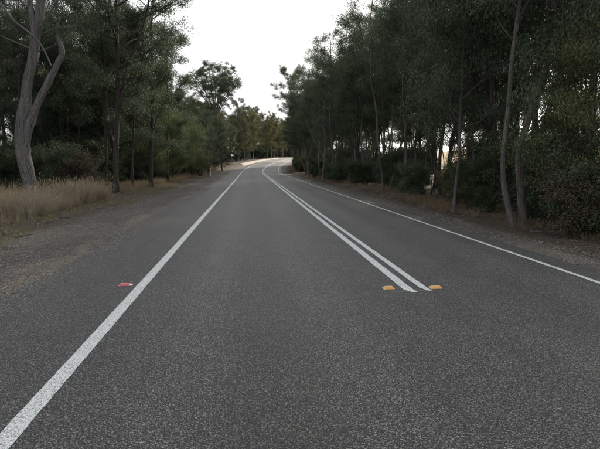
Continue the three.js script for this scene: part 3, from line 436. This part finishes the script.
// ---------------------------------------------------------------- things on and beside the road
function taperBox(w, d, h, tw, td, shift = 0) { const x = w / 2, z = d / 2, a = tw / 2, b = td / 2, s = shift; const v = [[-x, 0, z], [x, 0, z], [x, 0, -z], [-x, 0, -z], [-a, h, b + s], [a, h, b + s], [a, h, -b + s], [-a, h, -b + s]], f = [[0, 1, 5, 4], [1, 2, 6, 5], [2, 3, 7, 6], [3, 0, 4, 7], [4, 5, 6, 7], [3, 2, 1, 0]], p = []; for (const [i, j, k, l] of f) for (const n of [i, j, k, i, k, l]) p.push(...v[n]); const g = new THREE.BufferGeometry(); g.setAttribute('position', new THREE.Float32BufferAttribute(p, 3)); g.computeVertexNormals(); return g; }
function marker(px, py, body, lens, w, label, pale) {
  const q0 = P(px, py, 6.2), dir = q0.clone().sub(camera.position), t = (roadY(6.2, q0.x) - EYE) / dir.y, q = camera.position.clone().addScaledVector(dir, t);
  const g = new THREE.Group(), add_ = (n, geo, m, x, y, z, rx = 0) => { const o = new THREE.Mesh(geo, m); o.name = n; o.position.set(x, y, z); o.rotation.x = rx; g.add(o); return o; };
  add_('adhesive_pad', taperBox(w + 0.035, 0.125, 0.005, w + 0.015, 0.105), darkM, 0, -0.001, 0);
  add_('body', taperBox(w, 0.10, 0.030, w * 0.66, 0.03), body, 0, 0.003, 0);
  add_('lens', taperBox(w * 0.74, 0.005, 0.036, w * 0.58, 0.004), lens, 0, 0.007, 0.0455, -0.86);
  add_('lens', taperBox(w * 0.74, 0.005, 0.036, w * 0.58, 0.004), lens, 0, 0.007, -0.0455, 0.86);
  if (pale) { add_('end_cap', taperBox(0.045, 0.05, 0.016, 0.016, 0.014), pale, w / 2 - 0.004, 0.005, 0); add_('rivet', new THREE.CylinderGeometry(0.008, 0.009, 0.006, 12), darkM, w / 2 - 0.034, 0.0305, 0.01); }
  g.position.set(q.x, roadY(-q.z, q.x) + 0.001, q.z); return put(g, 'road_marker', label, 'road marker');
}
const darkM = std({ color: lin(0.02, 0.02, 0.02), roughness: 0.6 });
const amberBody = std({ color: lin(0.50, 0.34, 0.16), roughness: 0.6 }), amber = new THREE.MeshPhysicalMaterial({ color: lin(0.52, 0.21, 0.015), roughness: 0.25, clearcoat: 0.6 });
const redBody = std({ color: lin(0.55, 0.20, 0.19), roughness: 0.55 }), red = new THREE.MeshPhysicalMaterial({ color: lin(0.42, 0.03, 0.04), roughness: 0.25, clearcoat: 0.6 }), white = std({ color: lin(0.75, 0.75, 0.73), roughness: 0.5 });
marker(388.5, 288.5, amberBody, amber, 0.155, 'amber raised road marker left of the double centre line end');
marker(435.5, 288.5, amberBody, amber, 0.16, 'amber raised road marker right of the double centre line end');
marker(125, 285.3, redBody, red, 0.17, 'red raised road marker with a white end beside the edge line', white);
function guidePost(px, d, u, label, h = 1.0) {
  const g = new THREE.Group(), q = P(px, 170, d), m = (n, geo, mat, x, y, z) => { const o = new THREE.Mesh(geo, mat); o.name = n; o.position.set(x, y, z); g.add(o); };
  const sh = new THREE.Shape(); sh.moveTo(-0.05, -0.2); sh.lineTo(0.05, -0.2); sh.lineTo(0.05, h - 0.04); sh.lineTo(0.02, h); sh.lineTo(-0.02, h); sh.lineTo(-0.05, h - 0.04); sh.closePath();
  m('post', new THREE.ExtrudeGeometry(sh, { depth: 0.016, bevelEnabled: true, bevelSize: 0.003, bevelThickness: 0.003, bevelSegments: 1 }), white, 0, 0, 0);
  m('reflector', new THREE.BoxGeometry(0.05, 0.12, 0.008), red, 0, h - 0.16, 0.024);
  g.position.set(q.x, ground(q.x, q.z), q.z); g.rotation.set(0, 0.1, 0.03); put(g, 'guide_post', label, 'guide post');
}
guidePost(210.5, 66, 0, 'white guide post at the edge of the gravel shoulder by the rounded shrub', 1.15);
{ // crumpled bag in the verge
  const g = new THREE.IcosahedronGeometry(0.17, 4), p = g.attributes.position, v = V(); for (let i = 0; i < p.count; i++) { v.fromBufferAttribute(p, i); const k = 0.7 + 0.5 * vn(v.x * 14 + 20, v.y * 14 + v.z * 9) + 0.2 * vn(v.x * 40, v.z * 40 + v.y * 23); p.setXYZ(i, v.x * k * 1.5, v.y * k * 0.75, v.z * k); } g.computeVertexNormals();
  const q = P(184.6, 176, 60), o = new THREE.Mesh(g, white); o.position.set(q.x, ground(q.x, q.z) + 0.12, q.z); put(o, 'plastic_bag', 'crumpled white bag lying in the verge below the green wattles', 'litter');
}
{ reseed(240); const spots = [[24, 231, 0.4], [66, 213, 0.5], [116, 202, 0.7], [50, 217, 0.4], [100, 205, 0.5], [430, 222, 0.8], [545, 236, 0.9], [560, 238, 0.7]];
  spots.forEach(([px, py, L], k) => { const q = P(px, py, EYE * F / (py - 163.5)); const t = new Tubes(), pts = path(V(-L / 2, 0.03, 0), V(1, 0, 0), L, 6, 0.3, 0); pts.forEach((v) => { v.y = Math.max(0.015, Math.min(0.06, v.y)); }); t.add(pts, taper(0.02, 0.008, 7), 7, 0.8); const tw = path(pts[3], V(0.6, 0.15, 0.7), L * 0.35, 3, 0.2, -0.02); t.add(tw, taper(0.012, 0.004, 4), 5); const o = t.mesh('fallen_branch', M.barkGrey); o.position.set(q.x, ground(q.x, q.z) + 0.03, q.z); o.rotation.y = rr(-0.5, 0.5) + (k < 5 ? 0.9 : -0.9); put(o, 'fallen_branch', k < 5 ? 'dark fallen branch lying between gravel shoulder and dry grass' : 'dark fallen branch lying under the leaning gums', 'fallen branch', k < 5 ? 'sticks along the gravel shoulder' : 'sticks under the leaning gums'); }); }
renderer.render(scene, camera);
